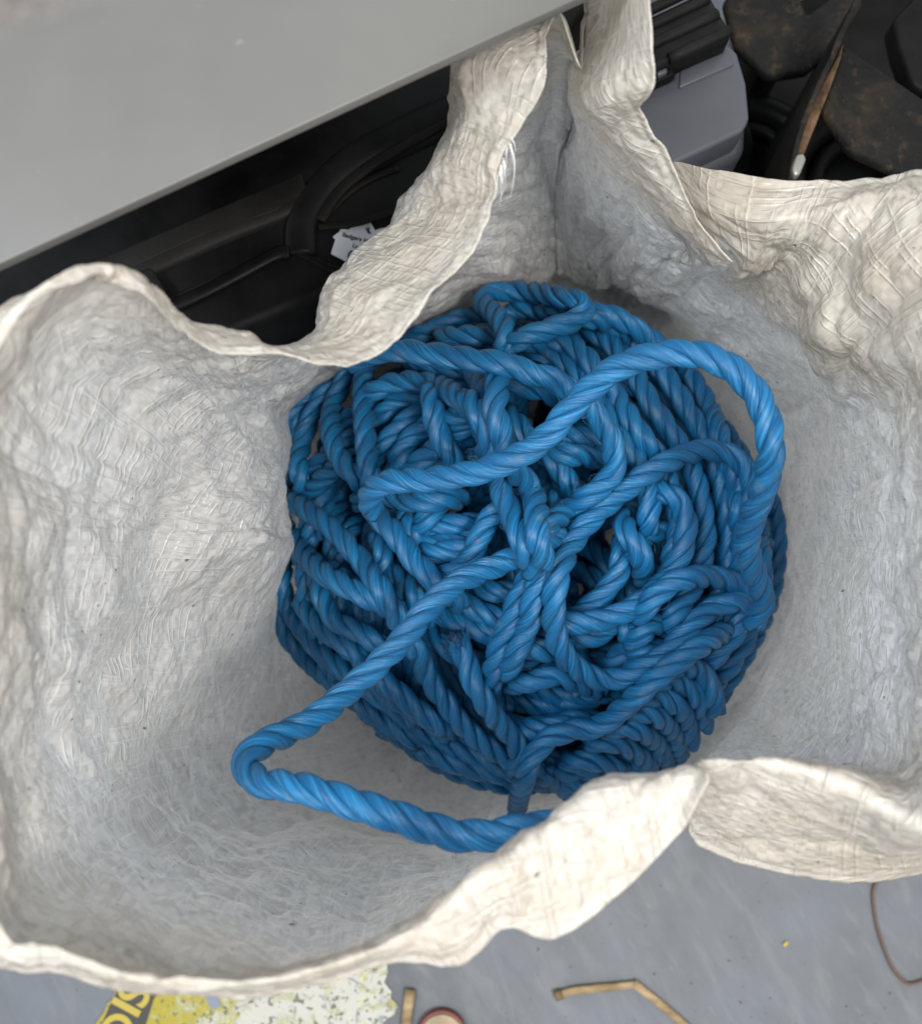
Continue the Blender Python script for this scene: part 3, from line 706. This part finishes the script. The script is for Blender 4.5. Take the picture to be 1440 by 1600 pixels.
# ------------------------------------------------------------------ background left: grey shelf and black case
def noisy(name, base, rough, spec=.5, var=.15, scale=12, bump=.2, bscale=300, col2=None, metal=0):
    m, nt, b = mat(name, base, rough, spec, metal); N = NT(nt); g = N.n('ShaderNodeTexCoord').outputs['Object']
    n1 = N.noise(g, scale, 5, .6); n2 = N.noise(g, bscale, 3, .6)
    c2 = col2 or tuple(min(1, x * (1 + var) + .01) for x in base); c1 = tuple(x * (1 - var) for x in base)
    N.l(N.ramp(n1, [(.35, c1), (.68, c2)]), b.inputs['Base Color'])
    N.l(N.math('ADD', rough - .08, N.math('MULTIPLY', n1, .16)), b.inputs['Roughness'])
    N.l(N.bump(n2, bump, .0004), b.inputs['Normal'])
    return m
M_GREY = noisy('grey_enamel', (.112, .110, .104), .36, .4, .20, 7, .05)
M_DUST = noisy('dusty_brown_board', (.118, .104, .096), .8, .3, .25, 30, .4)
M_BLACK = noisy('black_plastic', (.0016, .0016, .0019), .44, .10, .3, 14, .25, 500)
M_BLACK2 = noisy('black_plastic_dusty', (.0045, .004, .0037), .50, .10, .4, 10, .3, 500)
M_SLATE = noisy('slate_grey_plastic', (.055, .057, .068), .42, .45, .10, 12, .2, 700)

zs = .375
e0_, e1_ = Z(-200, 504, zs), Z(1000, -48, zs)
d_ = (e1_ - e0_)[:2]; d_ /= np.linalg.norm(d_); nrm_ = np.array([-d_[1], d_[0]])
shelf = thing('metal_shelf', 'smooth grey enamelled shelf edge slanting above the black case at the upper left', 'shelf', (e0_[0], e0_[1], 0))
A_, B_ = e0_[:2], e1_[:2]
def shelf_mat():
    m, nt, b = mat('grey_enamel_top', (.11, .11, .105), .36, .4); N = NT(nt); g = N.n('ShaderNodeTexCoord').outputs['Object']
    q0, q1 = Z(0, 70, zs), Z(220, -20, zs); dd = (q1 - q0)[:2]; dd /= np.linalg.norm(dd); nn = (-dd[1], dd[0], 0)
    dp = N.n('ShaderNodeVectorMath', operation='DOT_PRODUCT'); N.l(g, dp.inputs[0]); dp.inputs[1].default_value = nn
    k = N.math('SUBTRACT', dp.outputs['Value'], float(q0[0] * nn[0] + q0[1] * nn[1])); n1 = N.noise(g, 8, 4, .6); n2 = N.noise(g, 45, 4, .65)
    k = N.math('ADD', N.math('MULTIPLY', k, 70.0), N.math('MULTIPLY', N.math('SUBTRACT', n2, .5), .8))
    c = N.ramp(n1, [(.35, (.098, .096, .091)), (.65, (.122, .120, .113))])
    c = N.mix(N.ramp(N.noise(g, 160, 2, .5), [(.72, (0, 0, 0)), (.80, (.5, .5, .5))]), c, (.19, .185, .17))
    dirt = N.ramp(n2, [(.35, (.105, .088, .078)), (.65, (.16, .145, .135))])
    c = N.mix(N.ramp(k, [(.0, (0, 0, 0)), (.55, (.9, .9, .9))]), c, dirt)
    N.l(c, b.inputs['Base Color']); N.l(N.math('ADD', .30, N.math('MULTIPLY', n1, .2)), b.inputs['Roughness']); return m
slab('shelf_top', [A_, B_, B_ + nrm_ * .45, A_ + nrm_ * .45], zs - .004, zs, shelf_mat(), shelf, .0006)
f0, f1 = Z(-400, 240, zs + .003)[:2], Z(900, -247, zs + .003)[:2]
dn = (f1 - f0) / np.linalg.norm(f1 - f0); nn = np.array([-dn[1], dn[0]])
slab('shelf_leg', [A_ - d_ * .05 + nrm_ * .03, A_ - d_ * .02 + nrm_ * .03, A_ - d_ * .02 + nrm_ * .06, A_ - d_ * .05 + nrm_ * .06], 0, zs - .0045, M_GREY, shelf, .002)
slab('shelf_leg', [B_ + d_ * .05 + nrm_ * .33, B_ + d_ * .08 + nrm_ * .33, B_ + d_ * .08 + nrm_ * .36, B_ + d_ * .05 + nrm_ * .36], 0, zs - .0045, M_GREY, shelf, .002)
slab('shelf_back', [A_ - d_ * .05 + nrm_ * .44, B_ + d_ * .08 + nrm_ * .44, B_ + d_ * .08 + nrm_ * .455, A_ - d_ * .05 + nrm_ * .455], 0, zs - .0045, M_GREY, shelf, .002)

# black moulded case
zc = .20
case = thing('black_tool_case', 'black moulded plastic case under the grey shelf with a white paper sticker', 'tool case', Z(400, 400, 0))
c0, c1, c2, c3 = [Z(x, y, zc)[:2] for x, y in ((-260, 790), (640, 415), (960, -60), (-260, 250))]
slab('case_body', [c0, c1, c2, c3], .115, zc, M_BLACK, case, .008, .02)
q_ = np.array([.03, .045]) * -1; slab('case_base', [c0 + [0, .045], c1 + [-.03, .045], c2 + [-.02, .03], c3], .0, .1148, M_BLACK, case, .006)
def strip(name, pts, z, r, m, par, k=10, squash=None):
    c = catmull([Z(x, y, z) for x, y in pts], 8); v, f = tube(c, r, k); v[:, 2] = z + (v[:, 2] - z) * .5; return obj(name, v, f, m, par)
strip('rim_rib', [(-100, 555), (0, 512), (200, 430), (340, 366), (460, 318), (560, 262), (640, 222), (760, 168)], zc - .0005, .007, M_BLACK2, case)
strip('rim_rib', [(60, 560), (180, 512), (290, 470), (370, 430), (430, 398), (452, 394)], zc + .003, .0035, M_BLACK, case)
strip('lid_seam', [(250, 478), (330, 442), (430, 400), (470, 396), (520, 420), (600, 440)], zc + .0005, .0022, M_BLACK2, case)
strip('handle', [(470, 400), (472, 350), (500, 300), (545, 255), (600, 222), (660, 192), (760, 150)], zc + .0005, .008, M_BLACK, case, 14)
strip('handle_rib', [(500, 345), (530, 300), (575, 262), (630, 228), (700, 190), (780, 155)], zc + .003, .0030, M_BLACK2, case)
strip('handle_rib', [(498, 355), (550, 350), (600, 335), (660, 310)], zc + .003, .0018, M_BLACK2, case)
strip('handle_rib', [(510, 335), (545, 300), (585, 276), (622, 262)], zc + .0005, .0022, M_BLACK2, case)
slab('latch', zpts([(195, 432), (235, 415), (262, 460), (222, 478)], zc + .012), zc - .001, zc + .012, M_BLACK2, case, .002)
slab('side_recess', zpts([(150, 445), (300, 375), (430, 330), (480, 300), (470, 270), (340, 325), (120, 420)], zc + .003), zc - .001, zc + .003, M_BLACK2, case, .001)

# sticker (flat print)
m_paper, _, _ = mat('white_paper', (.50, .52, .57), .6, .3); m_ink, _, _ = mat('black_ink', (.012, .012, .014), .6, .3)
zk = zc + .0012
stk = thing('paper_sticker', 'torn white paper sticker with small black printing on the black case', 'sticker', Z(560, 380, zk))
poly = [(517, 396), (524, 374), (520, 370), (530, 362), (533, 357), (544, 359), (564, 346), (571, 350), (578, 346), (586, 360), (594, 357), (625, 352), (640, 400), (600, 430), (560, 418)]
slab('paper_sheet', zpts(poly, zk), zc + .0002, zk, m_paper, stk)
def text(body, px, py, px2, py2, z, size_px, material, parent, name='lettering', bold=0.0, ext=.00008):
    """letters laid flat at height z, baseline from (px,py) towards (px2,py2)"""
    cu = bpy.data.curves.new(name, 'FONT'); cu.body = body; p0, p1 = Z(px, py, z), Z(px2, py2, z)
    dep = np.linalg.norm(p0 - CAM); cu.size = size_px * dep / FPX; cu.offset = bold * cu.size; cu.extrude = ext
    tmp = bpy.data.objects.new(name, cu); COL.objects.link(tmp)
    dg = bpy.context.evaluated_depsgraph_get(); me = bpy.data.meshes.new_from_object(tmp.evaluated_get(dg))
    bpy.data.objects.remove(tmp); o = bpy.data.objects.new(name, me); COL.objects.link(o); me.materials.clear(); me.materials.append(material)
    v = p1 - p0; ang = math.atan2(v[1], v[0])
    o.matrix_world = Matrix.Translation(Vector(p0)) @ Matrix.Rotation(ang, 4, 'Z')
    if parent: o.parent = parent; o.matrix_parent_inverse = Matrix.Translation(-parent.location)
    return o
zt = zk + .0002
text('Badgers Ha', 534, 369, 575, 380, zt, 9.5, m_ink, stk, bold=.01)
text('Lan Es', 550, 386, 575, 392, zt, 9, m_ink, stk)
text('08', 541, 403, 560, 409, zt, 20, m_ink, stk, bold=.015)
text('AV', 539, 409, 560, 415, zt, 7, m_ink, stk)
text('Bar', 571, 357, 579, 371, zt, 8, m_ink, stk, bold=.02)

# ------------------------------------------------------------------ background right: slate case, dark metalwork, wheels
zg = .22
case2 = thing('slate_grey_case', 'slate grey plastic case with black ribbed grip beside the sack flap', 'storage case', Z(1090, 180, 0))
body = [(940, 300), (1047, 259), (1160, 205), (1171, 185), (1166, 130), (1152, 82), (1140, 68), (1125, 66), (1060, 96), (1052, 106), (1052, 122), (940, 165)]
slab('case_face', zpts(body, zg), zg - .02, zg, M_SLATE, case2, .0035)
low = [(960, 330), (1050, 290), (1165, 240), (1168, 180), (1135, 75), (940, 165)]
slab('case_base', [p[:2] + np.array([.03, .035]) for p in zpts(low, zg - .021)], .0, .118, M_BLACK, case2, .004, .12)
slab('case_body', zpts(low, zg - .021), .1185, zg - .021, noisy('dark_grey_plastic', (.035, .036, .042), .45), case2, .006, .04)
slab('face_border', zpts([(1062, 110), (1125, 82), (1138, 82), (1148, 100), (1060, 138)], zg + .0012), zg - .001, zg + .0012, M_SLATE, case2, .001)
lid = [(930, 70), (1000, 30), (1105, -20), (1122, 10), (1143, 45), (1143, 58), (1050, 96), (1000, 120), (940, 150)]
slab('lid', zpts(lid, zg + .012), zg - .018, zg + .012, M_BLACK, case2, .004)
for a, b in (((985, 85), (1120, 22)), ((985, 55), (1105, -2)), ((1045, 92), (1140, 48)), ((985, 30), (1090, -20))):
    c = [Z(a[0] + (b[0] - a[0]) * t, a[1] + (b[1] - a[1]) * t, zg + .0125) for t in np.linspace(0, 1, 6)]
    v, f = tube(c, .0026, 8); obj('lid_rib', v, f, M_BLACK2, case2)
slab('latch', zpts([(1010, 100), (1044, 84), (1053, 116), (1018, 132)], zg + .006), zg - .002, zg + .006, M_BLACK, case2, .001)
slab('latch_window', zpts([(1022, 103), (1040, 95), (1043, 112), (1027, 119)], zg + .0085), zg + .004, zg + .0085, M_SLATE, case2, .001)

M_RUST = noisy('rusty_steel', (.005, .0048, .005), .65, .2, .4, 40, .9, 260, col2=(.024, .018, .012))
def rust_mat():
    m, nt, b = mat('dirty_steel', (.01, .01, .01), .7, .2, .2); N = NT(nt); g = N.n('ShaderNodeTexCoord').outputs['Object']
    n1 = N.noise(g, 28, 6, .7, .6); n2 = N.noise(g, 110, 5, .7); n3 = N.noise(g, 420, 3, .6)
    c = N.ramp(n1, [(.35, (.003, .003, .0035)), (.5, (.008, .0075, .007)), (.62, (.020, .015, .010))])
    c = N.mix(N.ramp(n2, [(.55, (0, 0, 0)), (.70, (.8, .8, .8))]), c, (.050, .034, .020))
    c = N.mix(N.ramp(n2, [(.28, (.6, .6, .6)), (.36, (0, 0, 0))]), c, (.035, .036, .036))
    c = N.mix(N.ramp(n3, [(.66, (0, 0, 0)), (.75, (.5, .5, .5))]), c, (.07, .065, .055))
    N.l(c, b.inputs['Base Color']); N.l(N.bump(N.math('ADD', n2, N.math('MULTIPLY', n3, .3)), .9, .0015), b.inputs['Normal']); return m
M_RUST = rust_mat()
M_RUST2 = noisy('orange_rust', (.045, .026, .014), .8, .2, .4, 90, .9, 400, col2=(.16, .095, .05))
brk = thing('steel_bracket', 'rusty black steel bracket with a curved blade at the upper right', 'bracket', Z(1300, 150, 0))
# curved blade standing on edge
def blade(pts, z0, z1, th, m, par, name, lean=0):
    p = np.array([Z(x, y, z1)[:2] for x, y in catmull(np.array(pts, float), 6)]); t = np.gradient(p, axis=0); t /= np.linalg.norm(t, axis=1)[:, None]
    nr = np.stack([-t[:, 1], t[:, 0]], 1) * th; n = len(p); v = []
    for i in range(n):
        a, b = p[i] + nr[i] / 2, p[i] - nr[i] / 2
        v += [(a[0], a[1], z1), (b[0], b[1], z1), (b[0] + lean, b[1], z0), (a[0] + lean, a[1], z0)]
    f = []
    for i in range(n - 1):
        for j in range(4): f.append((i * 4 + j, i * 4 + (j + 1) % 4, i * 4 + 4 + (j + 1) % 4, i * 4 + 4 + j))
    f += [(3, 2, 1, 0), tuple((n - 1) * 4 + j for j in range(4))]
    o = obj(name, v, f, m, par, smooth=False); return bevel(o, .0008, 2)
blade([(1234, 285), (1248, 215), (1272, 150), (1300, 88), (1320, 40), (1350, -20)], .05, .215, .0028, M_RUST, brk, 'blade')
slab('rust_edge', zpts([(1238, 262), (1252, 205), (1275, 150), (1306, 90), (1318, 66), (1314, 90), (1296, 140), (1282, 175), (1256, 240), (1246, 262)], .204), .19, .204, M_RUST2, brk, .001)
slab('cross_bar', zpts([(1282, 168), (1316, 66), (1470, 170), (1470, 300), (1330, 235)], .200), .192, .200, M_RUST, brk, .003)
slab('upper_bar', zpts([(1130, 0), (1180, -60), (1240, -30), (1262, 22), (1330, -30), (1350, 0), (1300, 80), (1262, 110), (1200, 120), (1150, 70)], .17), .162, .17, M_RUST, brk, .003)
slab('upper_bar', zpts([(1395, 30), (1440, -20), (1500, 40), (1490, 180), (1425, 130), (1405, 75)], .185), .17, .185, M_BLACK2, brk, .003)
slab('post', zpts([(1440, 180), (1480, 180), (1480, 240), (1440, 240)], .19), .02, .1915, M_RUST, brk, .002)
slab('post', zpts([(1200, 20), (1240, 10), (1250, 60), (1210, 70)], .16), .02, .1615, M_RUST, brk, .002)
slab('foot_plate', zpts([(1150, 20), (1500, -60), (1520, 320), (1200, 300)], .02), .0, .02, M_BLACK2, brk, .002)

def wheel(cx, cy, z, r, label):
    c = Z(cx, cy, z); t = thing('rubber_wheel', label, 'wheel', (c[0], c[1], 0), 'black wheels behind the sack')
    for nm, R0, r0, dz, m in (('tyre', r, r * .28, 0, M_BLACK), ('rim', r * .62, r * .10, .004, M_BLACK2)):
        n, k = 64, 18; a = np.linspace(0, 2 * np.pi, n, endpoint=False); b = np.linspace(0, 2 * np.pi, k, endpoint=False)
        A, B = np.meshgrid(a, b, indexing='ij')
        v = np.stack([c[0] + (R0 + r0 * np.cos(B)) * np.cos(A), c[1] + (R0 + r0 * np.cos(B)) * np.sin(A), c[2] + dz + r0 * 1.3 * np.sin(B)], -1).reshape(-1, 3)
        f = [(i * k + j, ((i + 1) % n) * k + j, ((i + 1) % n) * k + (j + 1) % k, i * k + (j + 1) % k) for i in range(n) for j in range(k)]
        obj(nm, v, f, m, t)
    a = np.linspace(0, 2 * np.pi, 40, endpoint=False)
    pts = [np.array([c[0] + r * .7 * math.cos(q), c[1] + r * .7 * math.sin(q)]) for q in a]
    slab('hub', pts, .0, c[2] - .004, M_BLACK, t, .003)
wheel(1345, 300, .13, .045, 'black rubber wheel lying beneath the rusty steel bracket')
wheel(1165, 262, .10, .036, 'black rubber wheel half hidden beside the slate grey case')
m_silver, _, _ = mat('dull_silver', (.30, .29, .26), .45, .5, .8)
clip = tag(slab('metal_clip', zpts([(1236, 262), (1244, 240), (1256, 238), (1260, 248), (1250, 272), (1240, 275)], .218), .212, .218, m_silver, None, .0015), 'small dull silver clip at the lower tip of the rusty blade', 'clip')

# dark crates behind fill the rest of the background
slab_bk = thing('dark_box', 'large dark box in deep shade behind the cases', 'box', (0.1, .62, 0))
slab('box_body', [(-.7, .55), (.9, .55), (.9, .8), (-.7, .8)], 0, .14, M_BLACK, slab_bk, .004)
slab('box_lid', [(-.71, .54), (.91, .54), (.91, .81), (-.71, .81)], .1405, .16, M_BLACK2, slab_bk, .004)

# ------------------------------------------------------------------ things on the floor
vv, ff, o_ = [], [], 0
for k_ in range(420):
    x, y = rng.uniform(-.45, .5), rng.uniform(-.42, -.12); r0 = rng.uniform(.00025, .0008) * (1.8 if k_ % 23 == 0 else 1)
    base = np.array([[1, 0, 0], [0, 1, 0], [-1, 0, 0], [0, -1, 0], [0, 0, .8], [0, 0, -.3]]) * rng.uniform(.6, 1.3, (6, 3)) * r0
    a = rng.uniform(0, 6.28); Rz = np.array([[math.cos(a), -math.sin(a), 0], [math.sin(a), math.cos(a), 0], [0, 0, 1]])
    vv.append(base @ Rz.T + np.array([x, y, r0 * .3])); ff += [tuple(q + o_ for q in t) for t in ((0, 1, 4), (1, 2, 4), (2, 3, 4), (3, 0, 4), (1, 0, 5), (2, 1, 5), (3, 2, 5), (0, 3, 5))]; o_ += 6
gr = obj('grit', np.vstack(vv), ff, noisy('floor_grit', (.05, .045, .04), .8, .2, .3, 40, .1, 300, col2=(.16, .15, .13)), None, False); gr['kind'] = 'stuff'
gr['label'] = 'fine grit and crumbs scattered over the blue grey floor'; gr['category'] = 'grit'
def print_material():
    m, nt, b = mat('printed_label', (.8, .8, .7), .5, .4); N = NT(nt); g = N.n('ShaderNodeTexCoord').outputs['Object']
    n1 = N.noise(g, 80, 4, .7, .8); n2 = N.noise(g, 130, 3, .6, 1.0); n3 = N.noise(g, 300, 2, .5)
    sx = N.n('ShaderNodeSeparateXYZ'); N.l(g, sx.inputs[0])
    x0, x1 = Z(230, 1570, 0)[0], Z(420, 1570, 0)[0]
    mr = N.n('ShaderNodeMapRange'); N.l(sx.outputs[0], mr.inputs[0]); mr.inputs[1].default_value = x0; mr.inputs[2].default_value = x1
    k = N.math('ADD', mr.outputs[0], N.math('MULTIPLY', N.math('SUBTRACT', n1, .5), 3.2))
    col = N.ramp(k, [(.25, (.27, .22, .012)), (.5, (.26, .25, .09)), (.8, (.33, .32, .25)), (1.0, (.37, .36, .32))])
    col = N.mix(N.ramp(n2, [(.60, (0, 0, 0)), (.66, (.8, .8, .8))]), col, (.14, .16, .18))
    col = N.mix(N.ramp(n2, [(.30, (.9, .9, .9)), (.36, (0, 0, 0))]), col, (.55, .50, .08))
    col = N.mix(N.ramp(n3, [(.60, (0, 0, 0)), (.65, (.85, .85, .85))]), col, (.05, .055, .02))
    N.l(col, b.inputs['Base Color']); return m
lab = thing('printed_bag_label', 'crumpled yellow and white printed packaging with black lettered band on the floor', 'packaging', Z(380, 1570, 0))
edge = [(130, 1640), (150, 1600), (158, 1588), (164, 1580), (168, 1568), (176, 1562), (180, 1550), (190, 1545), (198, 1530), (215, 1500), (600, 1480), (606, 1520), (600, 1535), (612, 1550), (610, 1560), (622, 1570), (616, 1585), (604, 1592), (590, 1610), (600, 1640)]
slab('printed_sheet', zpts(edge, .0012), .0003, .0012, print_material(), lab)
m_bk, _, _ = mat('black_print', (.028, .025, .022), .5, .4); m_yel, _, _ = mat('yellow_print', (.34, .26, .03), .5, .4)
m_gap, _, _ = mat('blue_grey_print', (.15, .17, .22), .5, .4)
slab('black_band', zpts([(146, 1640), (160, 1598), (176, 1562), (196, 1526), (215, 1490), (290, 1490), (258, 1530), (240, 1562), (228, 1600), (220, 1640)], .0017), .00125, .0017, m_bk, lab)
text('S', 197, 1526, 183, 1553, .0020, 60, m_yel, lab, bold=.02)
text('I', 182, 1555, 168, 1582, .0020, 56, m_yel, lab, bold=.03)
text('O', 176, 1574, 162, 1601, .0020, 58, m_yel, lab, bold=.02)
slab('star_gap', zpts([(318, 1532), (345, 1525), (352, 1545), (340, 1556), (346, 1572), (330, 1578), (322, 1560), (308, 1544)], .0016), .00125, .0016, m_gap, lab)

def straw_mat():
    m, nt, b = mat('dry_straw', (.42, .28, .12), .6, .3); N = NT(nt); g = N.n('ShaderNodeTexCoord').outputs['Object']
    n = N.noise(g, 1, 3, .6, sc=(60, 160, 60)); N.l(N.ramp(n, [(.3, (.13, .085, .04)), (.7, (.33, .235, .125))]), b.inputs['Base Color']); return m
M_STRAW = straw_mat()
def flat_tube(name, pts, z, r, m, flatten=.5, par=None):
    c = np.array([Z(x, y, z) for x, y in pts]); cc, _ = resample(c, .004); v, f = tube(cc, r * (1 + .10 * vnoise(np.arange(len(cc)) * .31, np.zeros(len(cc)), 5)), 10)
    v[:, 2] = z + (v[:, 2] - z) * flatten; return obj(name, v, f, m, par)
s1 = thing('bent_straw', 'dry golden straw stalk bent in the middle lying on the floor', 'straw', Z(985, 1540, 0))
flat_tube('stalk', [(868, 1556), (900, 1547), (950, 1543), (992, 1538)], .003, .0023, M_STRAW, .45, s1)
flat_tube('stalk', [(990, 1536), (1030, 1568), (1075, 1606), (1110, 1640)], .003, .0024, M_STRAW, .45, s1)
flat_tube('dark_node', [(866, 1557), (878, 1553)], .0034, .0028, noisy('dark_node', (.12, .08, .03), .7), .7, s1)
tag(flat_tube('wood_splinter', [(641, 1546), (637, 1575), (633, 1610)], .003, .0032, M_STRAW, .6), 'short flat wooden splinter standing out beside the round disc', 'splinter')
m_wire, _, _ = mat('brown_wire', (.10, .055, .04), .5, .4)
wc = catmull([Z(x, y, .002) for x, y in ((1420, 1300), (1385, 1345), (1366, 1385), (1364, 1410), (1372, 1455), (1390, 1505), (1410, 1532), (1430, 1536), (1480, 1515))], 12)
v, f = tube(wc, .0010, 8); tag(obj('thin_wire', v, f, m_wire), 'thin brown curved wire lying on the floor at the right', 'wire')
dc = Z(690, 1620, .006); dt = thing('round_disc', 'round pale brown disc with a red rim at the bottom edge', 'disc', (dc[0], dc[1], 0))
a = np.linspace(0, 2 * np.pi, 48, endpoint=False); rr = .0150
slab('disc_rim', [dc[:2] + rr * np.array([math.cos(q), math.sin(q)]) for q in a], .0003, .006, noisy('dull_red', (.14, .03, .02), .5), dt, .0015)
slab('disc_face', [dc[:2] + rr * .86 * np.array([math.cos(q), math.sin(q)]) for q in a], .0062, .0078, noisy('tan_face', (.30, .22, .13), .6, var=.3, scale=60), dt, .0006)
tag(slab('yellow_crumb', zpts([(1222, 1476), (1228, 1471), (1232, 1473), (1226, 1480)], .0015), .0003, .0015, m_yel), 'tiny yellow crumb lying on the blue grey floor', 'crumb')
